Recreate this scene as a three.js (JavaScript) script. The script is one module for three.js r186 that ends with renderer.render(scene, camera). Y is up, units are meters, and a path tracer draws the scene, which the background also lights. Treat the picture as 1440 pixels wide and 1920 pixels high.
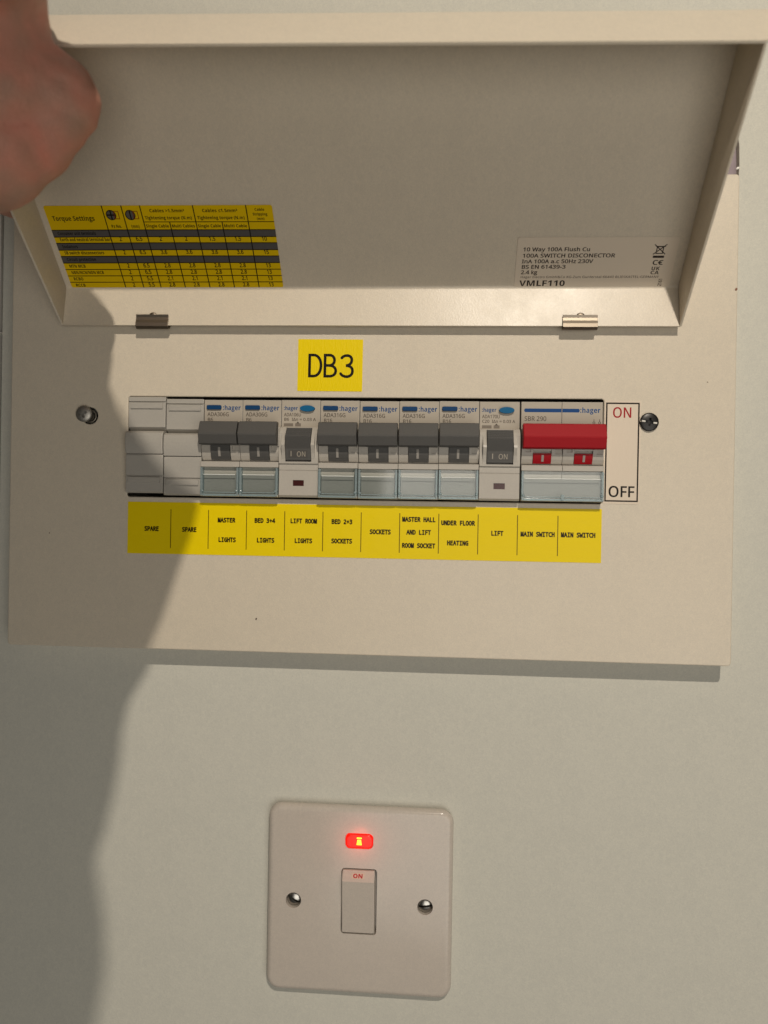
import * as THREE from 'three';
import { mergeGeometries, mergeVertices, toCreasedNormals } from 'three/addons/utils/BufferGeometryUtils.js';
import { RoundedBoxGeometry } from 'three/addons/geometries/RoundedBoxGeometry.js';
import { ImprovedNoise } from 'three/addons/math/ImprovedNoise.js';
import { MarchingCubes } from 'three/addons/objects/MarchingCubes.js';
import { RectAreaLightUniformsLib } from 'three/addons/lights/RectAreaLightUniformsLib.js';
import { Brush, Evaluator, SUBTRACTION } from 'three-bvh-csg';

// ---------------------------------------------------------------- camera, torch and added fill light, exposure
const S = 0.001;                                   // shapes are drawn in millimetres
const scene = new THREE.Scene();
scene.background = new THREE.Color(0x000000);
const camera = new THREE.PerspectiveCamera(2 * Math.atan(960 / 1427.6) * 180 / Math.PI, 768 / 1024, 0.01, 20);
camera.rotation.order = 'YXZ';
camera.position.set(35.33 * S, -26.98 * S, 337.9 * S);
camera.rotation.set(-0.0026, 0.0721, 0.0165);
camera.focus = 0.338; camera.userData.fStop = 7;
const renderer = new THREE.WebGLRenderer({ antialias: true });
renderer.toneMapping = THREE.LinearToneMapping;
renderer.toneMappingExposure = 1.0;
renderer.shadowMap.enabled = true;
RectAreaLightUniformsLib.init();

const LAMP = new THREE.Vector3(0.185, 0.565, 0.8);  // small hand torch above and right of the lens, read from the shadows
const key = new THREE.SpotLight(new THREE.Color(1.0, 0.895, 0.765), 1.95, 0, 1.0, 0.5, 2);
key.position.copy(LAMP); key.target.position.set(0.03, -0.02, 0); key.castShadow = true; key.shadow.radius = 0.36;
key.shadow.mapSize.set(2048, 2048); key.shadow.camera.near = 0.05; key.shadow.camera.far = 3;
scene.add(key, key.target);
const ROOM = { w: 0.85, h: 0.85, x: 0.30, y: -0.31, z: 0.95 };
const fill = new THREE.RectAreaLight(new THREE.Color(1.0, 0.945, 0.87), 1.66, ROOM.w, ROOM.h);  // added soft fill for shaded faces, from no known source
fill.position.set(ROOM.x, ROOM.y, ROOM.z); fill.lookAt(0, 0, 0); scene.add(fill);

// ---------------------------------------------------------------- helpers
let seed = 7;
const rnd = () => { seed = (seed + 0x6D2B79F5) | 0; let t = Math.imul(seed ^ (seed >>> 15), 1 | seed); t = (t + Math.imul(t ^ (t >>> 7), 61 | t)) ^ t; return ((t ^ (t >>> 14)) >>> 0) / 4294967296; };
const taken = {};
const numbered = (n) => { const k = taken[n] = (taken[n] ?? -1) + 1; return k ? `${n}_${String(k).padStart(3, '0')}` : n; };
function mesh(name, geo, mat, parent, label) {
  const m = new THREE.Mesh(geo.scale(S, S, S), mat); m.name = parent === scene ? numbered(name) : name;
  m.castShadow = m.receiveShadow = true; parent.add(m);
  if (label) m.userData.label = label;
  return m;
}
function thing(name, label, category, [x, y, z] = [0, 0, 0], group) {
  const o = new THREE.Group(); o.name = numbered(name); o.position.set(x * S, y * S, z * S);
  o.userData = { label, category }; if (group) o.userData.group = group;
  scene.add(o); return o;
}
const flat = (g) => (g.index ? g.toNonIndexed() : g);
const merge = (list) => mergeGeometries(list.map((g) => { const f = flat(g); for (const k of Object.keys(f.attributes)) if (!['position', 'normal', 'uv'].includes(k)) f.deleteAttribute(k); return f; }));
// profile of [z, y] points swept along x
function prism(pts, x0, x1, b = 0.2) {
  const s = new THREE.Shape(pts.map(([z, y]) => new THREE.Vector2(-z, y)));
  const g = new THREE.ExtrudeGeometry(s, { depth: x1 - x0 - 2 * b, bevelEnabled: b > 0, bevelThickness: b, bevelSize: b, bevelOffset: -b, bevelSegments: 2, curveSegments: 8 });
  return g.rotateY(Math.PI / 2).translate(x0 + b, 0, 0);
}
function rrect(w, h, r, cx = 0, cy = 0, P = THREE.Shape) {
  const s = new P(), x = cx - w / 2, y = cy - h / 2;
  s.moveTo(x + r, y); s.lineTo(x + w - r, y); s.absarc(x + w - r, y + r, r, -Math.PI / 2, 0); s.lineTo(x + w, y + h - r); s.absarc(x + w - r, y + h - r, r, 0, Math.PI / 2);
  s.lineTo(x + r, y + h); s.absarc(x + r, y + h - r, r, Math.PI / 2, Math.PI); s.lineTo(x, y + r); s.absarc(x + r, y + r, r, Math.PI, 1.5 * Math.PI);
  return s;
}
// front facing slab from z0 to z1
function slab(shape, z0, z1, b = 0, seg = 3, cs = 8) {
  const g = new THREE.ExtrudeGeometry(shape, { depth: z1 - z0 - 2 * b, bevelEnabled: b > 0, bevelThickness: b, bevelSize: b, bevelOffset: -b, bevelSegments: seg, curveSegments: cs });
  return g.translate(0, 0, z0 + b);
}
const box = (x0, x1, y0, y1, z0, z1, r = 0) => (r ? new RoundedBoxGeometry(x1 - x0, y1 - y0, z1 - z0, 2, r) : new THREE.BoxGeometry(x1 - x0, y1 - y0, z1 - z0)).translate((x0 + x1) / 2, (y0 + y1) / 2, (z0 + z1) / 2);
// sticker: thin slab whose texture spans its width and height
function sticker(w, h, r = 0.3, t = 0.12) {
  const g = slab(rrect(w, h, r), 0, t), p = g.attributes.position, uv = g.attributes.uv;
  for (let i = 0; i < p.count; i++) uv.setXY(i, p.getX(i) / w + 0.5, p.getY(i) / h + 0.5);
  return g;
}
const evaluator = new Evaluator(); evaluator.useGroups = false; evaluator.attributes = ['position', 'normal', 'uv'];
function cut(g, tools) {
  let a = new Brush(flat(g)); a.updateMatrixWorld();
  for (const t of tools) { const b = new Brush(flat(t)); b.updateMatrixWorld(); a = evaluator.evaluate(a, b, SUBTRACTION); a.updateMatrixWorld(); }
  const out = a.geometry; out.clearGroups(); return out;
}
const cyl = (r, z0, z1, x = 0, y = 0, n = 32) => new THREE.CylinderGeometry(r, r, z1 - z0, n).rotateX(Math.PI / 2).translate(x, y, (z0 + z1) / 2);

// ---------------------------------------------------------------- textures
function noiseTexture(n, octaves, lo, hi, srgb, contrast = 1, tint) {
  const data = new Uint8Array(n * n * 4), f = new Float32Array(n * n);
  let amp = 1, sum = 0;
  for (const [cells, a] of octaves) {
    const g = new Float32Array(cells * cells).map(() => rnd()); sum += a;
    for (let y = 0; y < n; y++) for (let x = 0; x < n; x++) {
      const u = x / n * cells, v = y / n * cells, i = u | 0, j = v | 0; let s = u - i, t = v - j; s = s * s * (3 - 2 * s); t = t * t * (3 - 2 * t);
      const i1 = (i + 1) % cells, j1 = (j + 1) % cells;
      f[y * n + x] += a * ((g[j * cells + i] * (1 - s) + g[j * cells + i1] * s) * (1 - t) + (g[j1 * cells + i] * (1 - s) + g[j1 * cells + i1] * s) * t);
    }
  }
  for (let i = 0; i < n * n; i++) {
    const v = Math.min(1, Math.max(0, (f[i] / sum - 0.5) * contrast + 0.5)), c = lo + (hi - lo) * v;
    for (let k = 0; k < 3; k++) data[i * 4 + k] = 255 * Math.min(1, c * (tint ? 1 + (tint[k] - 1) * v : 1));
    data[i * 4 + 3] = 255;
  }
  const t = new THREE.DataTexture(data, n, n); t.wrapS = t.wrapT = THREE.RepeatWrapping; t.magFilter = THREE.LinearFilter; t.minFilter = THREE.LinearMipmapLinearFilter; t.generateMipmaps = true;
  if (srgb) t.colorSpace = THREE.SRGBColorSpace; t.needsUpdate = true; return t;
}
const rep = (t, mm) => { const c = t.clone(); c.repeat.set(1 / mm, 1 / mm); c.needsUpdate = true; return c; };
const peel = noiseTexture(256, [[64, 1], [128, 0.6]], 0, 1, false, 1.6);         // orange peel of powder coat, roller stipple
const grain = noiseTexture(512, [[8, 0.25], [32, 0.4], [128, 0.8], [256, 1.1]], 0.93, 1, true, 1.6, [1, 0.995, 0.985]);
const tape = noiseTexture(256, [[10, 1], [40, 0.35]], 0, 1, false, 1.5); tape.repeat.set(6, 1);
const smudge = noiseTexture(512, [[6, 1], [14, 0.7], [40, 0.4], [160, 0.3]], 0.75, 1, false, 1.3);
const pores = noiseTexture(256, [[24, 0.5], [96, 1], [128, 0.8]], 0, 1, false, 1.7);
const weave = noiseTexture(256, [[128, 1], [64, 0.4]], 0, 1, false, 1.6);
function print(w, h, ppm, draw) {
  const c = document.createElement('canvas'); c.width = Math.round(w * ppm); c.height = Math.round(h * ppm);
  const g = c.getContext('2d'); g.scale(ppm, ppm); draw(g, w, h);
  const t = new THREE.CanvasTexture(c); t.colorSpace = THREE.SRGBColorSpace; t.anisotropy = 8; return t;
}
// text drawn by cap height, squeezed to a given width when asked for
function text(g, s, x, y, cap, { font = 'sans-serif', bold = false, align = 'left', color = '#111', width, squeeze = 1, stroke = 0 } = {}) {
  g.save(); g.translate(x, y); g.fillStyle = g.strokeStyle = color; g.font = `${bold ? 'bold ' : ''}100px ${font}`; g.textBaseline = 'alphabetic'; g.textAlign = align;
  const k = cap / 71.4; let sx = k * squeeze; if (width) sx = width / g.measureText(s).width;
  g.scale(sx, k); g.fillText(s, 0, 0);
  if (stroke) { g.lineWidth = stroke / k; g.lineJoin = 'round'; g.strokeText(s, 0, 0); }
  g.restore();
}
function speckle(g, w, h, n, a) { for (let i = 0; i < n; i++) { g.fillStyle = `rgba(${rnd() > 0.5 ? '255,255,255' : '40,30,0'},${a * rnd()})`; const r = 0.05 + 0.25 * rnd() ** 3; g.fillRect(rnd() * w, rnd() * h, r, r); } }

// ---------------------------------------------------------------- materials
const std = (rgb, o = {}) => new THREE.MeshPhysicalMaterial({ color: new THREE.Color().setRGB(...rgb), roughness: 0.5, ...o });
const M = {
  wall: std([0.61, 0.603, 0.535], { roughness: 0.85, map: rep(grain, 60), bumpMap: rep(peel, 55), bumpScale: 0.000025 }),
  coat: std([0.675, 0.605, 0.49], { roughness: 0.43, roughnessMap: rep(smudge, 150), map: rep(grain, 45), bumpMap: rep(peel, 26), bumpScale: 0.000018 }),
  board: std([0.30, 0.25, 0.27], { roughness: 0.95, bumpMap: rep(peel, 20), bumpScale: 0.0002 }),
  gloss: std([0.70, 0.68, 0.62], { roughness: 0.45, map: rep(grain, 60) }),
  plastic: std([0.47, 0.44, 0.39], { roughness: 0.42, map: rep(grain, 20) }),
  blank: std([0.42, 0.40, 0.36], { roughness: 0.45, map: rep(grain, 20) }),
  toggle: std([0.088, 0.086, 0.082], { roughness: 0.5, specularIntensity: 0.6, map: rep(grain, 20) }),
  red: std([0.33, 0.004, 0.010], { roughness: 0.5, specularIntensity: 0.35 }),
  blue: std([0.002, 0.042, 0.13], { roughness: 0.5, specularIntensity: 0.4 }),
  blueLight: std([0.002, 0.105, 0.24], { roughness: 0.5, specularIntensity: 0.4 }),
  mark: std([0.30, 0.28, 0.25], { roughness: 0.6 }),
  card: std([0.235, 0.235, 0.215], { roughness: 0.7 }),
  pane: std([0.965, 0.985, 0.985], { roughness: 0.06, transmission: 1, thickness: 0, ior: 1.5 }),
  rim: std([0.60, 0.70, 0.72], { roughness: 0.12, transmission: 0.7, thickness: 0, ior: 1.5 }),
  ledgeGlint: std([0.80, 0.82, 0.78], { roughness: 0.3 }),
  steel: std([0.26, 0.22, 0.175], { roughness: 0.42, metalness: 1 }),
  chrome: std([0.50, 0.49, 0.46], { roughness: 0.3, metalness: 1 }),
  blackScrew: std([0.018, 0.017, 0.016], { roughness: 0.35, metalness: 0.3 }),
  plate: std([0.57, 0.515, 0.455], { roughness: 0.16, map: rep(grain, 40) }),
  window: std([0.05, 0.012, 0.012], { roughness: 0.2 }),
  skin: std([1, 1, 1], { vertexColors: true, roughness: 0.55, bumpMap: rep(pores, 18), bumpScale: 0.00022, sheen: 0.2, sheenRoughness: 0.5, sheenColor: new THREE.Color(0.8, 0.35, 0.25) }),
  sleeve: std([0.10, 0.10, 0.11], { roughness: 0.9, bumpMap: rep(weave, 14), bumpScale: 0.0003 }),
};

// ---------------------------------------------------------------- the wall and what closes it at the left
const WZ = -12;
{
  const s = new THREE.Shape([[-174.3, -900], [1000, -900], [1000, 900], [-174.3, 900]].map(([x, y]) => new THREE.Vector2(x, y)));
  const h = new THREE.Path(); const pts = [[118, 112], [165.2, 112], [165.9, 122], [166.2, 130], [166.0, 138.2], [165.2, 143], [160, 146], [140, 147], [118, 145]];
  pts.forEach(([x, y], i) => (i ? h.lineTo(x, y) : h.moveTo(x, y))); h.closePath(); s.holes.push(h); s.holes.push(rrect(228, 64, 2, 0, 0, THREE.Path));
  const w = mesh('wall', slab(s, WZ - 14, WZ, 0.25, 2), M.wall, scene); w.userData.kind = 'structure';
  const left = slab(new THREE.Shape([[-1000, -900], [-240, -900], [-240, 900], [-1000, 900]].map(([x, y]) => new THREE.Vector2(x, y))), WZ - 14, WZ, 0.25, 2);
  const wl = mesh('wall', left, M.wall, scene); wl.userData.kind = 'structure';
  // raw plasterboard seen through the ragged cut-out beside the board
  const pb = mesh('plasterboard', box(100, 190, 100, 165, WZ - 24, WZ - 3.2), M.board, scene); pb.userData = { label: 'bare mauve plasterboard in the cut-out above the cover corner', category: 'plasterboard' };
  const chip = new THREE.IcosahedronGeometry(1, 1).scale(0.85, 0.55, 0.6).rotateZ(0.7).translate(165.4, 127.8, WZ + 0.1);
  const c = mesh('plaster_chip', chip, std([0.9, 0.88, 0.82], { roughness: 0.5 }), scene); c.userData = { label: 'tiny white plaster chip on the cut-out edge', category: 'chip' };
  const a = thing('architrave', 'white painted door architrave beyond the dark gap left of the board', 'architrave', [-208, -900, WZ]);
  mesh('moulding', slab(rrect(64.6, 1800, 1.2, 0, 900), -10, 0.15, 0.5, 3), M.gloss, a);
  mesh('paint_bridge', box(31.5, 34.0, 954.2, 954.7, -3, 1.5), M.gloss, a, 'thin ridge of paint across the dark gap');
  const v = mesh('wall_cavity', box(-185, -165, -900, 900, WZ - 24, WZ - 18), M.gloss, scene); v.userData.kind = 'structure';
}

// ---------------------------------------------------------------- consumer unit: cover, lid, labels
const board = thing('consumer_unit', 'cream metal consumer unit cover with its hinged lid held open', 'fuse box', [0, 0, 0]);
{
  const s = rrect(324.4, 212.1, 1.6, -0.2, 14.1); s.holes.push(rrect(212.9, 45.7, 1.2, -0.25, 0.1, THREE.Path)); { const c = new THREE.Path(); c.absarc(-124.9, 14.0, 3.9, 0, 2 * Math.PI); s.holes.push(c); }
  const skirt = rrect(324.4, 212.1, 1.6, -0.2, 14.1); skirt.holes.push(rrect(321.8, 209.5, 0.6, -0.2, 14.1, THREE.Path));
  mesh('cover', merge([slab(s, -1.3, 0, 0.55, 3), slab(skirt, WZ + 0.05, -0.75)]), M.coat, board);
  mesh('back_box', merge([box(-112, 112, -30, 30, -92, -91), box(-112, 112, 30, 31, -92, WZ - 0.1), box(-112, 112, -31, -30, -92, WZ - 0.1), box(-113, -112, -31, 31, -92, WZ - 0.1), box(112, 113, -31, 31, -92, WZ - 0.1)]), M.coat, board);
  mesh('mounting_rail', box(-108, 108, -17, 17, -66, -60.5), M.steel, board);
}
// lid cross-section: hinge edge H, inner corner I, far corner T, far front edge F
const H = [4.7, 53.96], I = [1.9, 71.55], T = [73.86, 145.57], F = [89.4, 125.2];
const XL = -136.2, XR = 136.8;
const dirL = new THREE.Vector2(T[0] - I[0], T[1] - I[1]).normalize();
const lidLen = Math.hypot(T[0] - I[0], T[1] - I[1]);
function bend(g) {   // the raised lid is slightly twisted by the hand that holds it
  const p = g.attributes.position;
  for (let i = 0; i < p.count; i++) {
    const x = p.getX(i), y = p.getY(i), z = p.getZ(i);
    const w = Math.min(1, Math.max(0, ((z - I[0]) * dirL.x + (y - I[1]) * dirL.y) / lidLen));
    p.setY(i, y + x * (-0.003 + (-0.011 + 0.003) * w)); p.setZ(i, z - x * 0.019 * w);
  }
  g.computeVertexNormals(); return g;
}
const lidPoint = (s, off) => [I[0] + dirL.x * s + off * dirL.y, I[1] + dirL.y * s - off * dirL.x];   // off: towards the inside
{
  const roundCorner = (A, B, C, r, n = 5) => {
    const a = new THREE.Vector2(A[0] - B[0], A[1] - B[1]).normalize(), c = new THREE.Vector2(C[0] - B[0], C[1] - B[1]).normalize(), out = [];
    for (let i = 0; i <= n; i++) { const t = i / n, q = [(1 - t) * (1 - t), 2 * t * (1 - t), t * t]; out.push([q[0] * (B[0] + a.x * r) + q[1] * B[0] + q[2] * (B[0] + c.x * r), q[0] * (B[1] + a.y * r) + q[1] * B[1] + q[2] * (B[1] + c.y * r)]); }
    return out;
  };
  const hem = 0.9, inner = [H, ...roundCorner(H, I, T, 1.0), ...roundCorner(I, T, F, 1.6), F];
  const outer = inner.map((p, i) => {
    const a = inner[Math.max(0, i - 1)], b = inner[Math.min(inner.length - 1, i + 1)], d = new THREE.Vector2(b[0] - a[0], b[1] - a[1]).normalize();
    return [p[0] - d.y * hem, p[1] + d.x * hem];
  });
  const profile = [...inner, ...outer.reverse()];
  const lidShell = prism(profile, XL, XR, 0);
  const side = [H, I, T, F];
  const sides = [prism(side, XL - 0.5, XL + 0.5, 0.22), prism(side, XR - 0.5, XR + 0.5, 0.22)];
  // the far flange runs on past the side flanges as a folded ear
  const fl = Math.hypot(F[0] - T[0], F[1] - T[1]), fz = (F[0] - T[0]) / fl, fy = (F[1] - T[1]) / fl;
  const ears = [[XR, 1], [XL, -1]].map(([x, d]) => {
    const g = slab(new THREE.Shape([[-1, 0.4], [8.5, 0.4], [7.5, 8], [1.4, fl - 1], [-1, fl - 0.4]].map(([u, v]) => new THREE.Vector2(u * d, v))), 0.08, 0.84, 0.15, 2), p = g.attributes.position;
    for (let i = 0; i < p.count; i++) { const u = p.getX(i), v = p.getY(i), w = p.getZ(i); p.setXYZ(i, x + u, T[1] + fy * v + fz * w, T[0] + fz * v - fy * w); }
    return g;
  });
  const lid = mesh('lid', toCreasedNormals(bend(merge([lidShell, ...sides, ...ears])), 0.5), M.coat, board, 'raised cream lid with stickers on its inner face');
  const onLid = (x, s, w, h) => {
    const g = sticker(w, h, 0.8, 0.14).translate(0, 0, 0), p = g.attributes.position;
    for (let i = 0; i < p.count; i++) { const [z, y] = lidPoint(s + p.getY(i), 0.05 + p.getZ(i)); p.setXYZ(i, x + p.getX(i), y, z); }
    return bend(g);
  };
  // torque table
  const W = 97.5, Hh = 36.6;
  const torque = print(W, Hh, 16, (g) => {
    g.fillStyle = '#eec800'; g.fillRect(0, 0, W, Hh); speckle(g, W, Hh, 1500, 0.06);
    for (const [a, b] of [[10.4, 13.2], [16.2, 19.0], [22.0, 24.9]]) { g.fillStyle = '#5d5a58'; g.fillRect(0, a, W, b - a); }
    g.fillStyle = '#17130a';
    for (const y of [10.2, 13.2, 15.9, 19.0, 21.8, 24.9, 27.9, 30.9, 33.9]) g.fillRect(0, y, W, 0.34);
    for (let i = 1; i < 9; i++) { const half = i === 4 || i === 6; if (i < 8) g.fillRect([25.0, 33.4, 41.4, 52.6, 63.9, 75.1, 86.3][i - 1], half ? 7.0 : 0, 0.42, Hh); }
    g.fillRect(41.4, 6.8, W, 0.3);
    text(g, 'Torque Settings', 2.2, 6.4, 2.0, { bold: true, width: 18.5 });
    for (const [x, cross] of [[28.8, 1], [37.1, 0]]) {
      g.fillStyle = '#66635f'; g.beginPath(); g.arc(x - 0.5, 4.0, 2.0, 0, 7); g.fill(); g.strokeStyle = '#17130a'; g.lineWidth = 0.35; g.stroke();
      g.beginPath(); g.moveTo(x - 0.5, 2.1); g.lineTo(x - 0.5, 5.9); if (cross) { g.moveTo(x - 2.4, 4.0); g.lineTo(x + 1.4, 4.0); } g.lineWidth = 0.55; g.stroke();
      g.strokeStyle = '#8a2a10'; g.lineWidth = 0.28; g.strokeRect(x + 0.9, 2.4, 1.9, 3.2);
    }
    const B = { bold: true, align: 'center' };
    text(g, 'Pz No.', 29.3, 9.5, 1.35, { ...B, width: 4.6 }); text(g, '(mm)', 37.5, 9.5, 1.35, { ...B, width: 3.6 });
    for (const [x, s] of [[52.7, 'Cables >1.5mm²'], [75.2, 'Cables ≤1.5mm²']]) { text(g, s, x, 2.9, 1.35, { ...B, width: 15 }); text(g, 'Tightening torque (N.m)', x, 5.9, 1.35, { ...B, width: 20.2 }); }
    for (const [x, s] of [[47.1, 'Single Cable'], [58.3, 'Multi Cables'], [69.6, 'Single Cable'], [80.8, 'Multi Cable']]) text(g, s, x, 9.4, 1.25, { ...B, width: 10 });
    text(g, 'Cable', 92.0, 2.4, 1.1, { ...B, width: 4.2 }); text(g, 'Stripping', 92.0, 4.3, 1.1, { ...B, width: 6.2 }); text(g, '(mm)', 92.0, 6.2, 1.0, { ...B, width: 3.2 });
    const lab = [['Consumer unit terminals', 12.5, 17], ['Earth and neutral terminal bars', 15.2, 23.2], ['Isolators', 18.3, 7], ['SB switch disconnectors', 21.1, 18], ['Circuit protection', 24.1, 13.4], ['MTN MCB', 27.2, 7.6], ['NBN/NCN/NDN MCB', 30.2, 15], ['RCBO', 33.2, 4.6], ['RCCB', 36.2, 4.6]];
    for (const [s, y, w] of lab) text(g, s, 2.2, y, 1.45, { bold: true, width: w });
    const val = [[15.2, ['2', '6.5', '2', '2', '1.5', '1.5', '10']], [21.1, ['2', '6.5', '3.6', '3.6', '3.6', '3.6', '15']], [27.2, ['2', '6.5', '2.8', '2.8', '2.8', '2.8', '13']], [30.2, ['2', '6.5', '2.8', '2.8', '2.8', '2.8', '13']], [33.2, ['2', '5.5', '2.1', '2.1', '2.1', '2.1', '13']], [36.2, ['2', '5.5', '2.8', '2.8', '2.8', '2.8', '13']]];
    const cx = [29.4, 37.6, 47.1, 58.3, 69.6, 80.8, 92.2];
    for (const [y, v] of val) v.forEach((s, i) => text(g, s, cx[i], y, 1.75, { align: 'center', squeeze: 0.85, stroke: 0.12 }));
  });
  mesh('torque_label', onLid(-84.3, 18.5, W, Hh), std([0.83, 0.83, 0.83], { map: torque, roughness: 0.4, specularIntensity: 0.5 }), lid, 'yellow and grey torque settings table');
  const RW = 66, RH = 22.5;
  const rating = print(RW, RH, 20, (g) => {
    g.fillStyle = '#dacdba'; g.fillRect(0, 0, RW, RH); speckle(g, RW, RH, 900, 0.05);
    const c = '#241c18';
    [['10 Way 100A Flush Cu', 6.1, 28.0], ['100A SWITCH DISCONECTOR', 8.9, 38.6], ['InA 100A a.c 50Hz 230V', 11.5, 29.8], ['BS EN 61439-3', 14.0, 18.8], ['2.4 kg', 16.5, 7.0]].forEach(([s, y, w]) => text(g, s, 2.4, y, 1.6, { color: c, width: w, stroke: 0.1 }));
    text(g, 'Hager Electro GmbH&Co KG-Zum Gunterstal-66440 BLIESKASTEL-GERMANY', 2.4, 18.4, 1.05, { color: c, width: 58.5 });
    text(g, 'VMLF110', 2.2, 22.1, 2.6, { color: c, bold: true, width: 19.6 });
    // crossed-out bin, conformity marks
    g.strokeStyle = g.fillStyle = c; g.lineWidth = 0.4;
    g.strokeRect(57.6, 4.2, 2.6, 3.0); g.beginPath(); g.moveTo(56.4, 7.6); g.lineTo(61.4, 3.2); g.moveTo(56.4, 3.2); g.lineTo(61.4, 7.6); g.moveTo(57.0, 4.1); g.lineTo(61.0, 4.1); g.stroke(); g.fillRect(56.6, 8.2, 4.6, 1.0);
    text(g, 'C€', 56.9, 12.3, 2.0, { color: c, width: 4.4, stroke: 0.12 }); text(g, 'UK', 56.9, 14.8, 1.6, { color: c, bold: true, width: 3.6 }); text(g, 'CA', 56.9, 16.7, 1.6, { color: c, bold: true, width: 3.6 });
    g.save(); g.translate(62.6, 22.2); g.rotate(-Math.PI / 2); text(g, '2161', 0, 0, 1.5, { color: c, width: 3.6, stroke: 0.08 }); g.restore();
  });
  mesh('rating_label', onLid(99.3, 11.45, RW, RH), std([0.95, 0.95, 0.95], { map: rating, roughness: 0.4 }), lid, 'plain printed rating sticker');
  // spring steel hinge clips folded round the hinge edge
  const hv = new THREE.Vector2(I[0] - H[0], I[1] - H[1]).normalize();
  const onFlange = (s, off) => [H[0] + hv.x * s + off * hv.y, H[1] + hv.y * s - off * hv.x];
  for (const cx of [-94.2, 94.5]) {
    const line = [onFlange(4.6, 1.0), onFlange(3.4, 0.45), onFlange(2.0, 0.55), onFlange(0.6, 0.9), onFlange(-0.7, 0.8), onFlange(-1.3, -0.1), onFlange(-1.0, -1.3), onFlange(0.5, -2.0)];
    const up = line.map((p, i) => { const a = line[Math.max(0, i - 1)], b = line[Math.min(line.length - 1, i + 1)], d = new THREE.Vector2(b[0] - a[0], b[1] - a[1]).normalize(); return [p[0] - d.y * 0.45, p[1] + d.x * 0.45]; });
    const strip = prism([...line, ...up.reverse()], cx - 7.4, cx + 7.4, 0.08);
    const tab = new THREE.SphereGeometry(1, 16, 8).scale(1.7, 1.1, 0.6); const [tz, ty] = onFlange(4.5, 0.75); tab.translate(cx + 0.2, ty, tz);
    mesh('hinge_clip', bend(merge([strip, tab])), M.steel, lid, 'folded spring steel clip on the hinge edge');
  }
}
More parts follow.
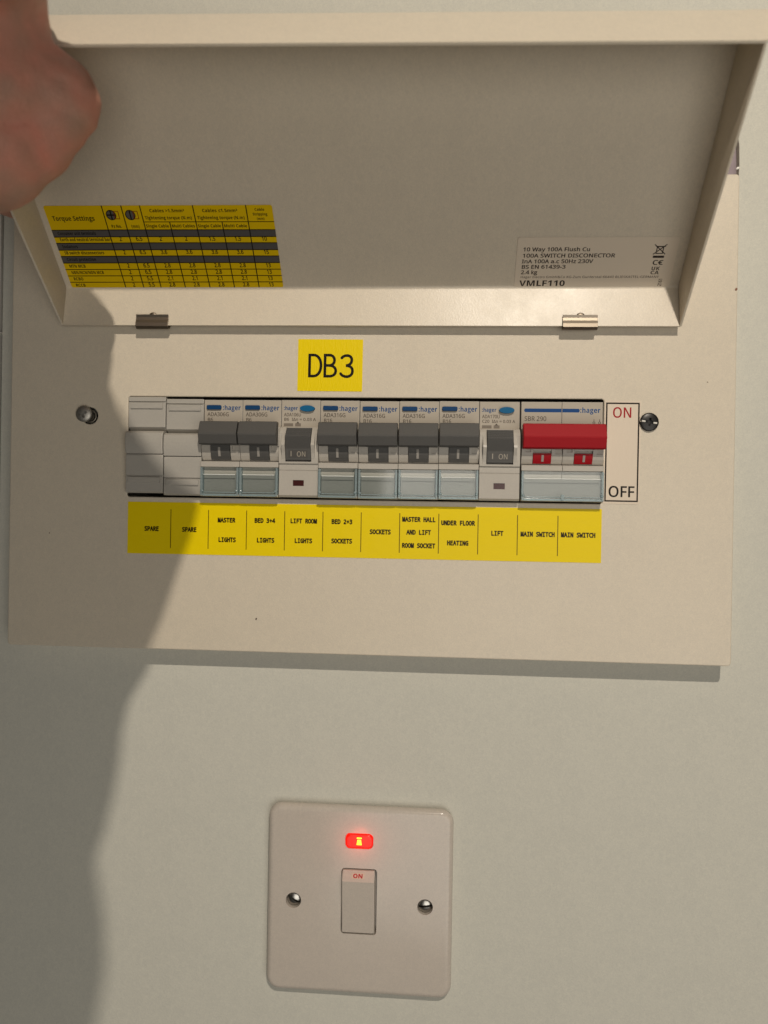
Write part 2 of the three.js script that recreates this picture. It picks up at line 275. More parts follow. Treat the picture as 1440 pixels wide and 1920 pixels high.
// stickers on the cover
{
  const put = (name, w, h, x, y, tex, label, rot = 0, rough = 0.38) => { const m = mesh(name, sticker(w, h, 0.25, 0.14), std([0.90, 0.90, 0.90], { map: tex, roughness: rough, specularIntensity: 0.4, bumpMap: tape, bumpScale: 0.00005 }), board, label); m.position.set(x * S, y * S, 0.02 * S); m.rotation.z = rot; return m; };
  const Y = '#f4d800';
  const db = print(29.2, 23.2, 24, (g, w, h) => { g.fillStyle = Y; g.fillRect(0, 0, w, h); speckle(g, w, h, 900, 0.05); 
    g.strokeStyle = '#15100b'; g.lineWidth = 1.22; g.lineJoin = g.lineCap = 'round';
    // the three characters drawn as even strokes like a label printer's
    g.lineCap = 'butt'; g.lineJoin = 'miter';
    g.beginPath(); g.moveTo(5.35, 7.1); g.lineTo(7.2, 7.1); g.bezierCurveTo(11.6, 7.2, 11.6, 16.4, 7.2, 16.5); g.lineTo(5.35, 16.5); g.closePath(); g.stroke();
    g.beginPath(); g.moveTo(12.3, 11.7); g.lineTo(14.3, 11.7); g.bezierCurveTo(17.3, 11.6, 17.3, 7.1, 14.3, 7.1); g.lineTo(12.3, 7.1); g.lineTo(12.3, 16.5); g.lineTo(14.5, 16.5); g.bezierCurveTo(18.1, 16.4, 18.1, 11.8, 14.4, 11.7); g.stroke();
    g.lineCap = 'round'; g.beginPath(); g.moveTo(19.8, 8.3); g.bezierCurveTo(20.9, 6.7, 24.4, 6.7, 24.3, 9.3); g.bezierCurveTo(24.2, 11.2, 22.8, 11.6, 21.7, 11.7); g.bezierCurveTo(23.4, 11.8, 24.8, 12.4, 24.7, 14.3); g.bezierCurveTo(24.5, 17.2, 20.6, 17.2, 19.4, 15.3); g.stroke();
  });
  put('board_number_label', 29.2, 23.2, -14.3, 37.3, db, 'yellow label reading DB3', -0.006);
  const SW = 212.2, SH = 23.5, sx0 = -106.1, syT = -25.05;
  const strip = print(SW, SH, 9.5, (g) => {
    g.fillStyle = Y; g.fillRect(0, 0, SW, SH); speckle(g, SW, SH, 4000, 0.06);
    g.fillStyle = '#4c3c08'; for (const x of [-86, -68.6, -51.1, -33.7, -16.4, 0.8, 18, 35.3, 52.6, 69.8, 87.3]) g.fillRect(x - sx0 - 0.15, 3.2, 0.3, 17.6);
    const rows = [[-94.9, -37.2, 'SPARE'], [-77.4, -37.3, 'SPARE'], [-60.3, -32.7, 'MASTER'], [-59.9, -41.6, 'LIGHTS'], [-42.7, -32.6, 'BED 3+4'], [-42.3, -41.5, 'LIGHTS'], [-25.1, -32.5, 'LIFT ROOM'], [-25.1, -41.4, 'LIGHTS'], [-7.8, -32.5, 'BED 2+3'], [-7.8, -41.1, 'SOCKETS'], [9.4, -36.7, 'SOCKETS'], [26.5, -30.9, 'MASTER HALL'], [26.5, -36.6, 'AND LIFT'], [26.5, -42.5, 'ROOM SOCKET'], [43.8, -32.2, 'UNDER FLOOR'], [43.8, -41.0, 'HEATING'], [61.0, -36.4, 'LIFT'], [78.6, -36.5, 'MAIN SWITCH'], [96.1, -36.5, 'MAIN SWITCH']];
    for (const [x, y, s] of rows) text(g, s, x - sx0, syT - y + 0.95, 1.95, { font: 'monospace', align: 'center', width: s.length * 1.345, stroke: 0.3, color: '#1c1304' });
  });
  put('circuit_label_strip', SW, SH, 0, syT - SH / 2, strip, 'long yellow strip naming the circuits');
  const onoff = print(15.6, 45, 22, (g, w, h) => {
    g.fillStyle = '#e3d5c2'; g.fillRect(0, 0, w, h); speckle(g, w, h, 700, 0.04);
    g.strokeStyle = '#1d130d'; g.lineWidth = 0.62; g.strokeRect(0.9, 1.2, 13.7, 42.5);
    text(g, 'ON', w / 2 - 0.2, 7.4, 4.4, { align: 'center', width: 8.6, color: '#a3141c', stroke: 0.12 });
    text(g, 'OFF', w / 2 - 0.05, 41.9, 4.6, { align: 'center', width: 11.4, color: '#120d0a', stroke: 0.2 });
  });
  put('switch_position_label', 15.6, 45, 114.3, -0.2, onoff, 'cream sticker reading ON and OFF in a black frame', -0.003, 0.45);
}
// cover screws
{
  const head = (r, cross) => {
    const pts = []; for (let i = 0; i <= 10; i++) { const a = i / 10 * Math.PI / 2; pts.push(new THREE.Vector2(Math.max(0.001, r * Math.sin(a)), (cross ? 0.55 + 1.35 * Math.cos(a) : 0.8 + 0.75 * Math.cos(a)))); } pts.push(new THREE.Vector2(r, 0), new THREE.Vector2(0.001, 0));
    const g = new THREE.LatheGeometry(pts, 36).rotateX(Math.PI / 2);
    const tools = cross ? [box(-2.0, 2.0, -0.55, 0.55, 0.5, 3), box(-0.55, 0.55, -2.0, 2.0, 0.5, 3)] : [box(-r, r, -0.55, 0.55, 0.9, 3), box(-0.5, 0.5, -1.7, 1.7, 0.7, 3), cyl(1.0, 0.5, 3)];
    return toCreasedNormals(cut(g, tools), 0.6);
  };
  const l = mesh('screw', head(3.75, true), std([0.46, 0.44, 0.40], { metalness: 0.85, roughness: 0.5 }), board, 'dark cross-head screw off centre over its hole'); l.position.set(-127.2 * S, 14.7 * S, 0.35 * S); l.rotation.z = 0.35; 
  const rg = mesh('grommet', new THREE.TorusGeometry(2.75, 0.32, 10, 36).translate(0, 0, -1.2), std([0.30, 0.27, 0.22], { metalness: 0.7, roughness: 0.45 }), board); rg.position.set(-125.1 * S, 13.9 * S, 0);
  const rc = mesh('screw_shank', cyl(2.0, -11, -1.4), std([0.10, 0.085, 0.065], { metalness: 0.6, roughness: 0.6 }), board); rc.position.set(-125.2 * S, 13.8 * S, 0);
  const r = mesh('screw', head(4.0, false), M.blackScrew, board, 'black slotted screw beside the ON and OFF sticker'); r.position.set(125.5 * S, 13.0 * S, 0.05 * S); r.rotation.z = -0.16;
  mesh('slot_glints', merge([box(-3.3, -1.7, -0.4, 0.4, 0.8, 1.12, 0.1), box(1.7, 3.3, -0.4, 0.4, 0.8, 1.12, 0.1)]), std([0.62, 0.60, 0.54], { roughness: 0.45 }), r, 'two pale bars set in the slot as painted glints');  // pale blocks imitate the highlights on the slot edges
  // small scuffs where the coating is chipped
  for (const [x, y, rr, c] of [[-46, -77, 0.55, [0.16, 0.13, 0.1]], [161.3, 70.5, 0.7, [0.22, 0.1, 0.06]], [-84, 60, 0.3, [0.2, 0.17, 0.13]], [150, 30.5, 0.35, [0.3, 0.24, 0.18]], [-143, -40, 0.35, [0.25, 0.2, 0.15]]]) { const m = mesh('scuff', new THREE.SphereGeometry(1, 8, 6).scale(rr, rr * 0.7, 0.06), std(c, { roughness: 0.9 }), board); m.position.set(x * S, y * S, 0.01 * S); m.rotation.z = x; }
}

// ---------------------------------------------------------------- breakers
const P0 = -106.3, PITCH = 17.63, MX = (k) => P0 + PITCH * (k + 0.5);
const arc = (cz, cy, r, y0, y1, n = 8) => Array.from({ length: n + 1 }, (_, i) => { const y = y0 + (y1 - y0) * i / n; return [cz + Math.sqrt(r * r - (y - cy) ** 2), y]; });
const HW = 8.72;   // half width of a module
const facePaint = '#d0c8bb';
const faceMat = (tex) => std([0.66, 0.645, 0.62], { map: tex, roughness: 0.45, specularIntensity: 0.45 });
function brandFace(w, h, draw) { return print(w, h, 26, (g) => { g.fillStyle = facePaint; g.fillRect(0, 0, w, h); speckle(g, w, h, 300, 0.05); draw(g); }); }
const BLUE = '#004c92', INK = '#635a52';
const breakerBody = (() => {
  const nose = arc(-8, 2, 13.2, 9.3, -5.9);
  const pts = [[-60, 21.4], [0.8, 21.4], [0.8, 9.6], ...nose, [1.5, -5.95], [1.5, -6.35], [4.9, -6.5], [5.2, -6.9], [5.2, -8.9], [3.0, -9.1], [3.0, -20.9], [5.4, -21.1], [5.5, -22.0], [5.0, -22.1], [-60, -22.1]];
  return cut(prism(pts, -HW, HW, 0.14), [box(5.4, 9, -1.9, 0.6, 4.1, 8), box(-4.5, 4.5, -5.95, 9.2, 2.0, 8)]);
})();
const lowerCover = (parent, hw, joint) => {
  mesh('insert_card', box(-hw + 1.1, hw - 1.1, -20.4, -12.3, 3.12, 3.62, 0.1), M.card, parent);
  const c = mesh('terminal_cover', merge([box(-hw + 0.3, hw - 0.3, -21.6, -9.3, 5.75, 5.95)]), M.pane, parent, 'clear plastic terminal cover');
  const rims = [box(-hw + 0.05, -hw + 1.0, -21.7, -9.2, 3.1, 6.1, 0.15), box(hw - 1.0, hw - 0.05, -21.7, -9.2, 3.1, 6.1, 0.15), box(-hw + 1.0, hw - 1.0, -21.9, -20.9, 5.6, 6.05, 0.15)];
  mesh('rim', merge(rims), M.rim, c, 'pale blue edge of the cover');
  mesh('ledge_glint', new THREE.CapsuleGeometry(0.17, 2 * hw - 3.2, 4, 10).rotateZ(Math.PI / 2).translate(0, -12.4, 6.02), M.ledgeGlint, c);  // opaque white bead, colour stands in for a highlight on the clear lip
  const knob = (x) => new THREE.SphereGeometry(1, 10, 8).scale(0.75, 0.6, 0.5).translate(x, -19.6, 6.05);
  mesh('catch', merge([knob(-hw + 0.8), knob(hw - 0.8), box(-hw + 1.4, hw - 1.4, -20.5, -20.1, 5.95, 6.25, 0.08)]), M.rim, c);
  if (joint) mesh('joint', box(-0.7, 0.7, -21.5, -19.2, 5.9, 6.5, 0.2), M.rim, c);
};
function bar(w, h, d, x, y, z, m, parent, name) { return mesh(name, slab(rrect(w, h, Math.min(w, h) * 0.3, x, y), z, z + d, 0.2), m, parent); }
function breaker(k, code, rate, circuit, gap = 0) {
  const o = thing('circuit_breaker', `grey handled circuit breaker above the ${circuit} label`, 'circuit breaker', [MX(k) + gap + 0.06 * (rnd() - 0.5), 0.35 * (rnd() - 0.5), 0.3 * (rnd() - 0.5)], 'circuit breakers in the fuse box');
  mesh('body', breakerBody.clone(), M.plastic, o);
  const w = 17.1, h = 11.6;
  const tex = brandFace(w, h, (g) => {
    text(g, ':hager', 8.1, 4.35, 2.15, { bold: true, width: 8.3, color: BLUE });
    text(g, code, 1.2, 7.1, 1.7, { width: 9.9, color: INK, stroke: 0.06 }); text(g, rate, 1.2, 9.45, 1.55, { color: INK, stroke: 0.06, squeeze: 1.05 });
  });
  const f = mesh('face_print', sticker(w, h, 0.2, 0.06), faceMat(tex), o); f.position.set(0, (21.2 - h / 2) * S, 0.8 * S);
  bar(6.7, 1.95, 1.0, -4.2, 18.0, 0.84, M.blue, o, 'marker_tab');
  // rocking drum and the handle that spans the module
  const drum = arc(-8, 2, 13.95, 9.0, -5.6, 10); const t = mesh('toggle', prism([[1, 9.0], ...drum, [1, -5.6]], -4.3, 4.3, 0.12), M.toggle, o);
  const I_ = mesh('on_mark', box(-0.52, 0.52, -2.1, 2.1, -0.1, 0.1), M.mark, t); I_.position.set(-0.35 * S, -2.2 * S, (-8 + Math.sqrt(13.95 ** 2 - 4.2 ** 2) + 0.02) * S); I_.rotation.x = Math.asin(4.2 / 13.95);
  mesh('handle', prism([[5.0, 11.0], [7.6, 11.1], [8.6, 10.7], [11.1, 5.6], [11.1, 4.9], [9.6, 1.2], [9.0, 0.7], [5.4, 0.7]], -8.5, 8.5, 0.3), M.toggle, o);
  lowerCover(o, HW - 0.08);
  return o;
}
function rcbo(k, code, rate, circuit) {
  const o = thing('circuit_breaker', `circuit breaker with ribbed toggle and blue oval button above the ${circuit} label`, 'circuit breaker', [MX(k), 0.3 * (rnd() - 0.5), 0.3 * (rnd() - 0.5)], 'circuit breakers in the fuse box');
  const cheek = [[2.0, 9.2], [3.4, 9.0], [4.6, 7.6], [6.2, 4.6], [7.6, 1.8], [7.9, 0.8], [7.4, -0.4], [6.4, -2.6], [5.6, -5.4], [5.4, -7.2]];
  const pts = [[-60, 21.4], [0.8, 21.4], [0.8, 9.3], ...cheek, [4.6, -7.5], [4.6, -10.05], [4.35, -10.15], [4.35, -10.35], [4.6, -10.45], [4.6, -21.2], [3.8, -22.1], [-60, -22.1]];
  mesh('body', cut(prism(pts, -HW, HW, 0.16), [box(-5.8, 5.8, -6.4, 9.2, 2.2, 12), box(-2.45, 2.45, -17.1, -14.5, 4.2, 6), box(-9, -7.3, -6.5, 6, 5.4, 12), box(7.3, 9, -6.5, 6, 5.4, 12)]), M.plastic, o);
  const w = 17.1, h = 12;
  const tex = brandFace(w, h, (g) => {
    text(g, ':hager', 0.7, 4.3, 1.75, { bold: true, width: 6.4, color: BLUE });
    text(g, code, 0.9, 7.1, 1.5, { width: 7.8, color: INK, stroke: 0.06 }); text(g, `${rate}  IΔn = 0.03 A`, 0.9, 9.1, 1.3, { width: 14.4, color: INK, stroke: 0.06 });
    g.fillStyle = INK; g.globalAlpha = 0.55; g.fillRect(0.9, 10.2, 4.2, 1.4); g.fillRect(6.0, 10.2, 2.6, 1.4); g.globalAlpha = 1; g.beginPath(); g.moveTo(7.2, 9.4); g.lineTo(7.9, 10.2); g.lineTo(6.5, 10.2); g.fill();
  });
  const f = mesh('face_print', sticker(w, h, 0.2, 0.06), faceMat(tex), o); f.position.set(0, (21.25 - h / 2) * S, 0.8 * S);
  const b = new THREE.CylinderGeometry(1, 1.03, 1.5, 40).rotateX(Math.PI / 2).scale(3.3, 1.35, 1).translate(3.0, 17.6, 1.55);
  mesh('test_button', toCreasedNormals(b, 0.6), M.blueLight, o, 'blue oval test button');
  const ribs = []; for (let i = 0; i < 5; i++) { const z = 3.6 + i * 0.95, y = 8.7 - i * 0.85; ribs.push([z, y], [z + 0.8, y - 0.15], [z + 0.75, y - 0.8]); }
  const tg = mesh('toggle', prism([[1, 8.9], ...ribs, [8.6, 4.4], [8.3, 3.7], [6.4, -0.6], [6.3, -1.0], [5.9, -5.7], [1, -5.7]], -5.6, 5.6, 0.14), M.toggle, o);
  const on = print(8.4, 3.2, 30, (g, W, h) => { g.fillStyle = '#464340'; g.fillRect(0, 0, W, h); g.fillStyle = '#9b9487'; g.fillRect(0.95, 0.4, 0.4, 2.3); text(g, 'ON', 3.6, 2.75, 2.2, { color: '#a29a8b', width: 4.2 }); });
  const q = mesh('on_print', sticker(8.4, 3.2, 0.1, 0.03), std([0.95, 0.95, 0.95], { map: on, roughness: 0.45 }), tg); q.position.set(-0.1 * S, -3.0 * S, 6.16 * S); q.rotation.x = 0.085;
  mesh('status_window', box(-2.4, 2.4, -17.05, -14.55, 3.9, 4.35), M.window, o, 'dark red status window');
  return o;
}
function blank(k, dy, label) {
  const o = thing('blanking_module', label, 'blanking plate', [MX(k), dy, 0], 'blank modules at the end of the row');
  const nose = [[0.2, 6.0], [2.9, 5.9], ...arc(-16.5, 0.8, 21.2, 5.0, -4.3, 6)];
  const pts = [[-60, 21.6], [0.9, 21.6], [1.2, 21.2], [1.2, 19.6], [0.6, 19.5], [0.6, 19.2], [1.2, 19.1], [1.25, 7.9], [-1.6, 6.1], ...nose.slice(1), [2.6, -4.4], [2.6, -4.6], [3.5, -4.75], [3.7, -5.3], [3.5, -14.0], [2.8, -14.1], [2.8, -14.4], [3.4, -14.5], [3.4, -21.3], [2.8, -22.0], [-60, -22.0]];
  mesh('body', cut(prism(pts, -8.6, 8.6, 0.3), []), M.blank, o);
  mesh('upper_clip', box(-7.4, 7.4, 16.2, 18.8, 1.0, 1.85, 0.15), M.blank, o);
  mesh('lower_clip', box(-7.4, 7.4, -17.4, -14.9, 3.2, 4.2, 0.15), M.blank, o);
}
blank(0, 1.0, 'blank grey module at the end of the row, sitting higher than its neighbour');
blank(1, 0.1, 'blank grey module between the end blank and the first breaker');
breaker(2, 'ADA306G', 'B6', 'MASTER LIGHTS');
breaker(3, 'ADA306G', 'B6', 'BED 3+4 LIGHTS');
rcbo(4, 'ADA106U', 'B6', 'LIFT ROOM LIGHTS');
breaker(5, 'ADA316G', 'B16', 'BED 2+3 SOCKETS');
breaker(6, 'ADA316G', 'B16', 'single word SOCKETS');
breaker(7, 'ADA316G', 'B16', 'MASTER HALL AND LIFT');
breaker(8, 'ADA316G', 'B16', 'UNDER FLOOR HEATING');
rcbo(9, 'ADA170U', 'C20', 'single word LIFT');
{
  const o = thing('main_switch', 'double width main switch with a long red handle', 'main switch', [88.1, 0, 0]);
  const hw = 17.55;
  const nose = arc(-8, 2, 13.2, 9.3, -5.9);
  const pts = [[-60, 21.4], [0.8, 21.4], [0.8, 9.6], ...nose, [1.5, -5.95], [1.5, -6.35], [4.9, -6.5], [5.2, -6.9], [5.2, -8.9], [3.0, -9.1], [3.0, -20.9], [5.4, -21.1], [5.5, -22.0], [5.0, -22.1], [-60, -22.1]];
  for (const s of [-1, 1]) {
    const c = s * 8.8;
    mesh('body', cut(prism(pts, c - 8.74, c + 8.74, 0.14), [box(c - 3.9, c + 4.1, -5.95, 9.2, 2.2, 8), box(c + 5.6, c + 9.2, -1.7, 0.9, 4.1, 8), box(c - 7.2, c - 4.7, -0.9, 0.9, 4.3, 8)]), M.plastic, o);
    mesh('drum', prism([[1, 8], ...arc(-8, 2, 13.0, 8, -0.2, 5), [3.6, -0.25], [3.6, -1.6], [1, -1.6]], c - 3.8, c + 4.0, 0.1), M.plastic, o);
    const t = mesh('toggle', prism([[1, -1.4], ...arc(-8, 2, 13.6, -1.4, -5.75, 4), [1, -5.75]], c - 3.8, c + 4.0, 0.12), M.red, o);
    const m = mesh('on_mark', box(-0.5, 0.5, -1.5, 1.5, -0.1, 0.1), M.mark, t); m.position.set((c + 0.3) * S, -3.5 * S, (-8 + Math.sqrt(13.6 ** 2 - 5.5 ** 2) + 0.02) * S); m.rotation.x = Math.asin(5.5 / 13.6);
  }
  const w = 17.2, h = 11.6;
  for (const s of [-1, 1]) {
    const tex = brandFace(w, h, (g) => {
      g.fillStyle = '#004c94';
      if (s < 0) { g.beginPath(); g.roundRect(1.1, 2.7, 20, 1.6, 0.7); g.fill(); text(g, 'SBR 290', 1.2, 8.1, 1.95, { color: INK, width: 9.6, stroke: 0.06 }); text(g, '100A', 1.2, 11.3, 1.7, { color: INK, width: 5 }); }
      else {
        g.beginPath(); g.roundRect(-3, 2.7, 10.4, 1.6, 0.6); g.fill(); text(g, ':hager', 7.5, 4.4, 2.2, { bold: true, width: 8.8, color: '#00529a' });
        g.strokeStyle = INK; g.lineWidth = 0.25; for (const x of [13.6, 16.0]) { g.beginPath(); g.moveTo(x, 7.2); g.lineTo(x, 8.4); g.stroke(); g.beginPath(); g.arc(x, 8.8, 0.45, 0, 7); g.stroke(); g.beginPath(); g.moveTo(x - 1.2, 9.4); g.lineTo(x - 0.2, 11.4); g.stroke(); }
      }
    });
    const f = mesh('face_print', sticker(w, h, 0.2, 0.06), faceMat(tex), o); f.position.set(s * 8.8 * S, (21.2 - h / 2) * S, 0.8 * S);
  }
  mesh('handle', prism([[5.0, 11.0], [7.6, 11.2], [8.4, 10.8], [10.6, 5.6], [10.6, 5.0], [9.2, 0.9], [8.6, 0.4], [5.4, 0.4]], -17.4, 17.6, 0.35), M.red, o, 'long red handle');
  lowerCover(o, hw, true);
}

// ---------------------------------------------------------------- wall switch below
{
  const SX = 1.9, SY = -205.3, FZ = 5.4;   // front face above the wall
  const o = thing('wall_switch', 'white single wall switch with glowing red neon under the consumer unit', 'light switch', [SX, SY, WZ]);
  const body = slab(rrect(84.8, 85.4, 6.0), 0, FZ, 2.6, 6, 12);
  const holes = [slab(rrect(16.3, 30.0, 1.6), 1, 12), cyl(3.55, 2.0, 12, -30.1, -1.0), cyl(3.55, 2.0, 12, 30.1, -1.0), slab(rrect(12.9, 7.0, 2.2, -0.25, 27.5), 3, 12)];
  mesh('plate', toCreasedNormals(cut(body, holes), 0.45), M.plate, o);
  mesh('recess', box(-7.7, 7.7, -14.7, 14.7, 1.05, 1.5), M.plate, o);
  const r = mesh('rocker', prism([[1.8, 14.35], [FZ + 0.5, 14.35], [FZ + 3.1, 10.3], [FZ + 3.0, 9.6], [FZ + 0.35, -14.0], [FZ, -14.35], [1.8, -14.35]], -7.75, 7.2, 0.6), M.plate, o);
  const onT = print(6, 2.6, 40, (g, w, h) => { g.fillStyle = '#d9c8b6'; g.fillRect(0, 0, w, h); text(g, 'ON', w / 2, 2.1, 1.7, { bold: true, align: 'center', width: 4.6, color: '#b8000c', stroke: 0.12 }); });
  const q = mesh('on_print', sticker(6, 2.6, 0.1, 0.03), std([0.80, 0.79, 0.78], { map: onT, roughness: 0.25 }), r); q.position.set(-0.4 * S, 12.4 * S, (FZ + 1.88) * S); q.rotation.x = -0.571;
  // neon
  const red = std([0.35, 0.0, 0.0], { roughness: 0.25, emissive: new THREE.Color(1.0, 0.012, 0.004), emissiveIntensity: 1.05 });
  const core = std([0.4, 0.2, 0.0], { roughness: 0.3, emissive: new THREE.Color(1.0, 0.55, 0.03), emissiveIntensity: 2.6 });
  const n = mesh('neon_lens', slab(rrect(12.4, 6.4, 2.2, -0.25, 27.5), 3.1, FZ + 0.9, 0.8, 4), red, o, 'glowing red neon lens');
  mesh('neon_lamp', merge([slab(new THREE.Shape([[-1.0, 28.5], [0.6, 28.5], [0.95, 26.1], [-1.4, 26.1]].map(([x, y]) => new THREE.Vector2(x, y))), FZ + 0.6, FZ + 1.15, 0.25, 3), slab(rrect(2.3, 0.6, 0.25, -0.22, 29.2), FZ + 0.6, FZ + 1.05, 0.15)]), core, n, 'yellow glow of the neon');
  const nl = new THREE.PointLight(new THREE.Color(1, 0.08, 0.04), 0.00016, 0.3, 2); nl.position.set((SX - 0.25) * S, (SY + 27.5) * S, (WZ + FZ + 6) * S); nl.castShadow = true; nl.shadow.radius = 0.2; scene.add(nl);
  for (const [x, a, d] of [[-30.1, -0.5, 0.62], [30.1, 0.1, 1]]) {
    const pts = []; for (let i = 0; i <= 8; i++) { const t = i / 8 * Math.PI / 2; pts.push(new THREE.Vector2(Math.max(0.001, 3.2 * Math.sin(t)), 3.0 + 1.4 * Math.cos(t))); } pts.push(new THREE.Vector2(3.2, 2.05), new THREE.Vector2(0.001, 2.05));
    const g = toCreasedNormals(cut(new THREE.LatheGeometry(pts, 32).rotateX(Math.PI / 2), [box(-4, 4, -0.5, 0.5, 3.3, 9)]), 0.6);
    const m = mesh('screw', g, M.chrome, o, 'slotted chrome screw sunk in the plate'); m.position.set(x * S, -1.0 * S, 0.3 * S); m.rotation.z = a;
  }
}

// ---------------------------------------------------------------- the hand that holds the lid, and its sleeve
{
  const V = (x, y, z) => new THREE.Vector3(x, y, z);
  // [a, ra, b, rb] tapered capsules; k blends them
  const bones = [
    [V(-113, 141, 117), 23, V(-84, 141, 158), 24.5], [V(-84, 141, 158), 24.5, V(-66, 139, 204), 27], [V(-66, 139, 204), 27, V(-56, 133, 262), 33],
    [V(-122, 122, 100), 25, V(-113, 141, 117), 23], [V(-122, 122, 100), 24, V(-126, 98, 96), 22], [V(-114, 118, 104), 19, V(-108, 104, 104), 17],
    [V(-107, 113, 100), 15.5, V(-94, 107, 94), 13.2], [V(-94, 107, 94), 13.2, V(-102, 94, 94), 13.2],     // root of the thumb, its knuckle, its ball
    [V(-104, 96, 90), 11, V(-117, 96, 74), 9.0],                              // thumb tip laid over the lid's edge
    [V(-126, 98, 96), 21, V(-115, 90, 99), 20.5],
    // four fingers reach past the lid's edge and close behind it
    [V(-140, 138, 96), 10.5, V(-154, 142, 72), 9.8], [V(-154, 142, 72), 9.8, V(-150, 141, 50), 9.0], [V(-150, 141, 50), 9, V(-134, 141, 44), 8.2],
    [V(-144, 125, 94), 10.5, V(-159, 128, 68), 10], [V(-159, 128, 68), 10, V(-154, 127, 40), 9.2], [V(-154, 127, 40), 9.2, V(-136, 126, 32), 8.4],
    [V(-142, 112, 92), 10, V(-158, 114, 66), 9.6], [V(-158, 114, 66), 9.6, V(-154, 114, 38), 9.0], [V(-154, 114, 38), 9, V(-138, 113, 20), 8.2],
    [V(-136, 99, 90), 9.2, V(-152, 101, 66), 8.6], [V(-152, 101, 66), 8.6, V(-150, 101, 44), 8.0], [V(-150, 101, 44), 8, V(-140, 101, 16), 7.4],
  ];
  const K = bones.map((_, i) => (i < 6 ? 9 : i < 8 ? 5.0 : i === 8 ? 4 : i === 9 ? 2.5 : 3.5));
  const perlin = new ImprovedNoise();
  const sdf = (p) => {
    let d = 1e3;
    bones.forEach(([a, ra, b, rb], i) => {
      const ab = b.clone().sub(a), t = Math.min(1, Math.max(0, p.clone().sub(a).dot(ab) / ab.lengthSq()));
      const e = p.distanceTo(a.clone().addScaledVector(ab, t)) - (ra + (rb - ra) * t);
      const k = K[i], h = Math.max(0, k - Math.abs(d - e)) / k; d = Math.min(d, e) - h * h * k * 0.25;
    });
    d += 0.10 * perlin.noise(p.x * 0.55, p.y * 0.55, p.z * 0.55) + 0.25 * perlin.noise(p.x * 0.16 + 9, p.y * 0.16, p.z * 0.16);
    // folds of skin over the knuckle
    const q = p.clone().sub(V(-91.5, 107.5, 94));
    d += 0.40 * Math.sin(q.y * 0.75 + q.x * 0.4) * Math.exp(-q.lengthSq() / 260);
    const fold = (cx, cy, ang, w, dep) => { const u = (p.x - cx) * Math.cos(ang) + (p.y - cy) * Math.sin(ang), t = -(p.x - cx) * Math.sin(ang) + (p.y - cy) * Math.cos(ang) + 0.02 * u * u; d += dep * Math.exp(-(t * t) / w) * Math.exp(-(u * u) / 160); };
    fold(-97, 93, 0.75, 3.0, 1.0); fold(-108, 118, 0.5, 5, 0.6); fold(-104, 104, 1.0, 4, 0.45); fold(-112, 126, 0.3, 4, 0.5);
    return d;
  };
  const C = V(-108, 118, 130), R = 104, N = 104, mc = new MarchingCubes(N, M.skin, false, false, 400000);
  mc.isolation = 0; const p = V(0, 0, 0);
  for (let k = 0; k < N; k++) for (let j = 0; j < N; j++) for (let i = 0; i < N; i++) {
    p.set(C.x + (i - N / 2) / (N / 2) * R, C.y + (j - N / 2) / (N / 2) * R, C.z + (k - N / 2) / (N / 2) * R);
    mc.field[k * N * N + j * N + i] = -sdf(p);
  }
  mc.update();
  const n = mc.count, pos = new Float32Array(n * 3), nor = new Float32Array(n * 3), uv = new Float32Array(n * 2), col = new Float32Array(n * 3), e = 0.4;
  for (let i = 0; i < n; i++) {
    p.set(C.x + mc.positionArray[i * 3] * R, C.y + mc.positionArray[i * 3 + 1] * R, C.z + mc.positionArray[i * 3 + 2] * R);
    const g = V(sdf(V(p.x + e, p.y, p.z)) - sdf(V(p.x - e, p.y, p.z)), sdf(V(p.x, p.y + e, p.z)) - sdf(V(p.x, p.y - e, p.z)), sdf(V(p.x, p.y, p.z + e)) - sdf(V(p.x, p.y, p.z - e))).normalize();
    p.toArray(pos, i * 3); g.toArray(nor, i * 3);
    const m1 = perlin.noise(p.x * 0.05, p.y * 0.05, p.z * 0.05 + 4), m2 = perlin.noise(p.x * 0.17, p.y * 0.17, p.z * 0.17), m3 = perlin.noise(p.x * 0.5, p.y * 0.5, p.z * 0.5), v = 1 + 0.20 * m1 + 0.20 * m2 + 0.12 * m3, red = 1 - 0.22 * m1 - 0.18 * m2;
    col[i * 3] = 0.50 * v; col[i * 3 + 1] = 0.24 * v * red; col[i * 3 + 2] = 0.172 * v * red; const o = p.clone().sub(V(-120, 108, 96)); uv[i * 2] = 34 * Math.atan2(o.y, Math.hypot(o.x, o.z)); uv[i * 2 + 1] = 34 * Math.atan2(o.x, o.z);
  }
  const g = new THREE.BufferGeometry(); g.setAttribute('position', new THREE.BufferAttribute(pos, 3)); g.setAttribute('normal', new THREE.BufferAttribute(nor, 3)); g.setAttribute('uv', new THREE.BufferAttribute(uv, 2)); g.setAttribute('color', new THREE.BufferAttribute(col, 3));
  const person = mesh('person', g, M.skin, scene); person.userData = { label: 'bare hand of a person reaching in and holding the lid by its side', category: 'person' };
  // sleeve: a tube whose girth changes with the folds of the cloth
  const rz = [[188.5, 27], [191.5, 35.3], [196.5, 44.7], [197.0, 51.2], [201.0, 52.7], [208.5, 53.5], [217.0, 53.4], [225.5, 52.9], [243.5, 52.6], [252.0, 51.7], [252.5, 51.9], [260.0, 49.9], [269.5, 48.4], [288.5, 49.6], [301.0, 52.6], [310.0, 53.5], [316.0, 53.0], [320.0, 51.1], [323.5, 51.2], [327.0, 52.3], [329.5, 55.0], [332.0, 59.0], [336.5, 63.0], [341.5, 65.2], [346.5, 65.9], [352.0, 66.1], [354.5, 65.5], [369.5, 65.5], [440, 50], [520, 54], [640, 50]];
  const axis = (z) => { const t = (z - 178) / 202; return [-60 + 16 * t, 142 - 16 * t]; };
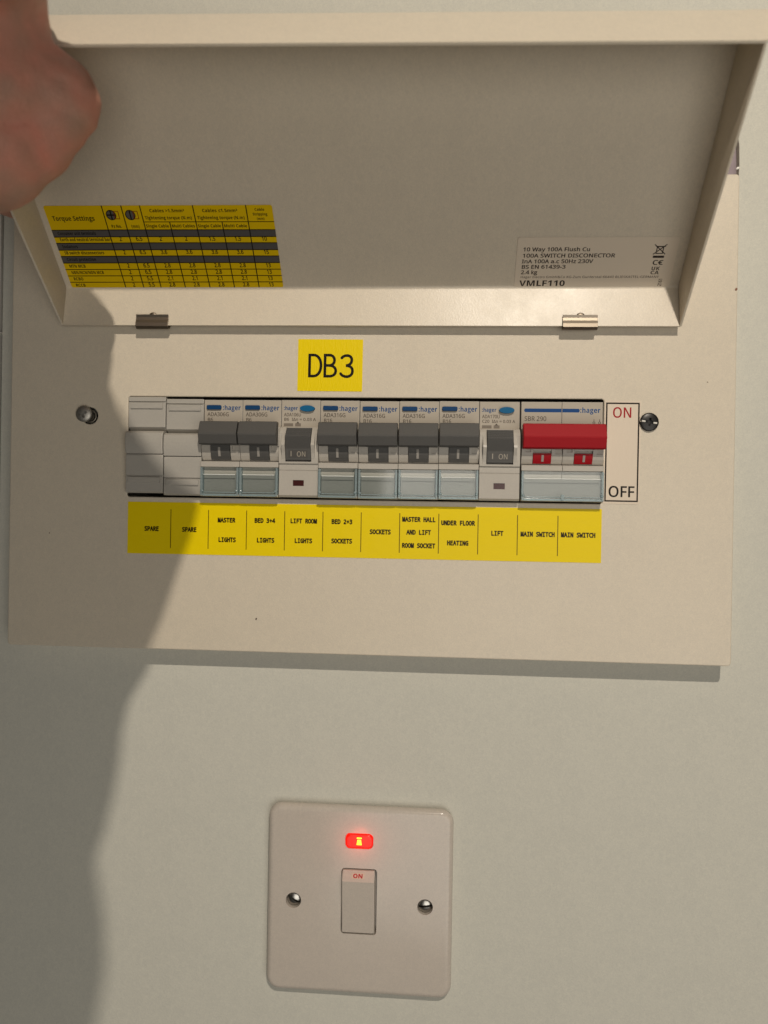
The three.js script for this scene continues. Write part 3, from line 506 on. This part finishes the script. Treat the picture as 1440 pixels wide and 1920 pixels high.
  const rows = [], nz = 120, na = 56, P = [], U = [], X = [];
  const rad = (z) => { let i = 0; while (i < rz.length - 2 && rz[i + 1][0] < z) i++; const [a, b] = [rz[i], rz[i + 1]]; const t = Math.min(1, Math.max(0, (z - a[0]) / (b[0] - a[0]))); return a[1] + (b[1] - a[1]) * t; };
  const zs = []; for (let i = 0; i <= 130; i++) zs.push(188.5 + i * 1.4); for (let i = 1; i <= 24; i++) zs.push(370.5 + i * 10);
  zs.forEach((z0, i) => { for (let j = 0; j <= na; j++) { const a = j / na * 2 * Math.PI, da = Math.atan2(Math.sin(a - 0.6), Math.cos(a - 0.6)), z = z0 + 50 * Math.exp(-((da / 0.85) ** 2)) * Math.max(0, 1 - (z0 - zs[0]) / 80), [ax, ay] = axis(Math.min(z, 440)), w = 1 - Math.max(0, Math.cos(a + 0.38)), fr = rad(z), hang = Math.atan2(Math.sin(a + 0.52), Math.cos(a + 0.52)), r = (Math.min(fr, 52) + Math.max(0, fr - 52) * 1.1 * Math.exp(-((hang / 0.48) ** 2))) * (1 - 0.08 * w) + w * 1.2 * Math.sin(z * 0.13 + 2 * Math.sin(a * 2)); P.push(ax + r * Math.cos(a), ay + r * Math.sin(a), z); U.push(a * 48, z); if (i && j) { const q = i * (na + 1) + j; X.push(q, q - 1, q - na - 2, q, q - na - 2, q - na - 1); } } });
  const endZ = zs[zs.length - 1], [ex, ey] = axis(440), c0 = P.length / 3; P.push(ex, ey, endZ + 8); U.push(0, 0);
  for (let j = 1; j <= na; j++) { const q = (zs.length - 1) * (na + 1) + j; X.push(q - 1, q, c0); }
  const sg = new THREE.BufferGeometry(); sg.setAttribute('position', new THREE.Float32BufferAttribute(P, 3)); sg.setAttribute('uv', new THREE.Float32BufferAttribute(U, 2)); sg.setIndex(X); sg.computeVertexNormals();
  const sl = M.sleeve; sl.side = THREE.DoubleSide;
  mesh('sleeve', sg, sl, person, 'dark sleeve of the reaching arm');
}

// ---------------------------------------------------------------- the torch and the added fill panel, outside the frame
{
  const o = thing('torch', 'small black torch shining on the consumer unit from above', 'torch', [LAMP.x / S, LAMP.y / S, LAMP.z / S]);
  const aim = key.target.position.clone().sub(LAMP).normalize(); o.quaternion.setFromUnitVectors(new THREE.Vector3(0, 0, -1), aim);
  mesh('barrel', new THREE.LatheGeometry([[0.01, 96], [9, 96], [10, 94], [10, 30], [11, 26], [14, 12], [14, 8], [12.5, 6.5], [12.5, 9], [5.4, 14], [0.01, 14]].map(([r, z]) => new THREE.Vector2(r, z)), 40).rotateX(Math.PI / 2), std([0.03, 0.03, 0.03], { roughness: 0.4, metalness: 0.6 }), o);
  mesh('lens', cyl(5, 3.2, 3.6), std([0.2, 0.2, 0.2], { emissive: new THREE.Color(1, 0.9, 0.75), emissiveIntensity: 6 }), o);
  const f = thing('added_fill', 'added large square lamp standing low and facing the wall', 'fill_panel', [ROOM.x / S, ROOM.y / S, ROOM.z / S]);  // unseen glowing panel, added only to carry the fill light
  f.quaternion.setFromUnitVectors(new THREE.Vector3(0, 0, -1), new THREE.Vector3(-ROOM.x, -ROOM.y, -ROOM.z).normalize());
  const w = ROOM.w / S, h = ROOM.h / S;
  mesh('diffuser', box(-w / 2, w / 2, -h / 2, h / 2, 4, 8), std([0.5, 0.5, 0.5], { emissive: new THREE.Color(1, 0.93, 0.8), emissiveIntensity: 0.25 }), f);
  mesh('housing', box(-w / 2 - 20, w / 2 + 20, -h / 2 - 20, h / 2 + 20, 10, 50, 6), std([0.6, 0.6, 0.6]), f);
}
scene.traverse((o) => { if (o.isMesh) o.castShadow = o.receiveShadow = true; });
renderer.render(scene, camera);
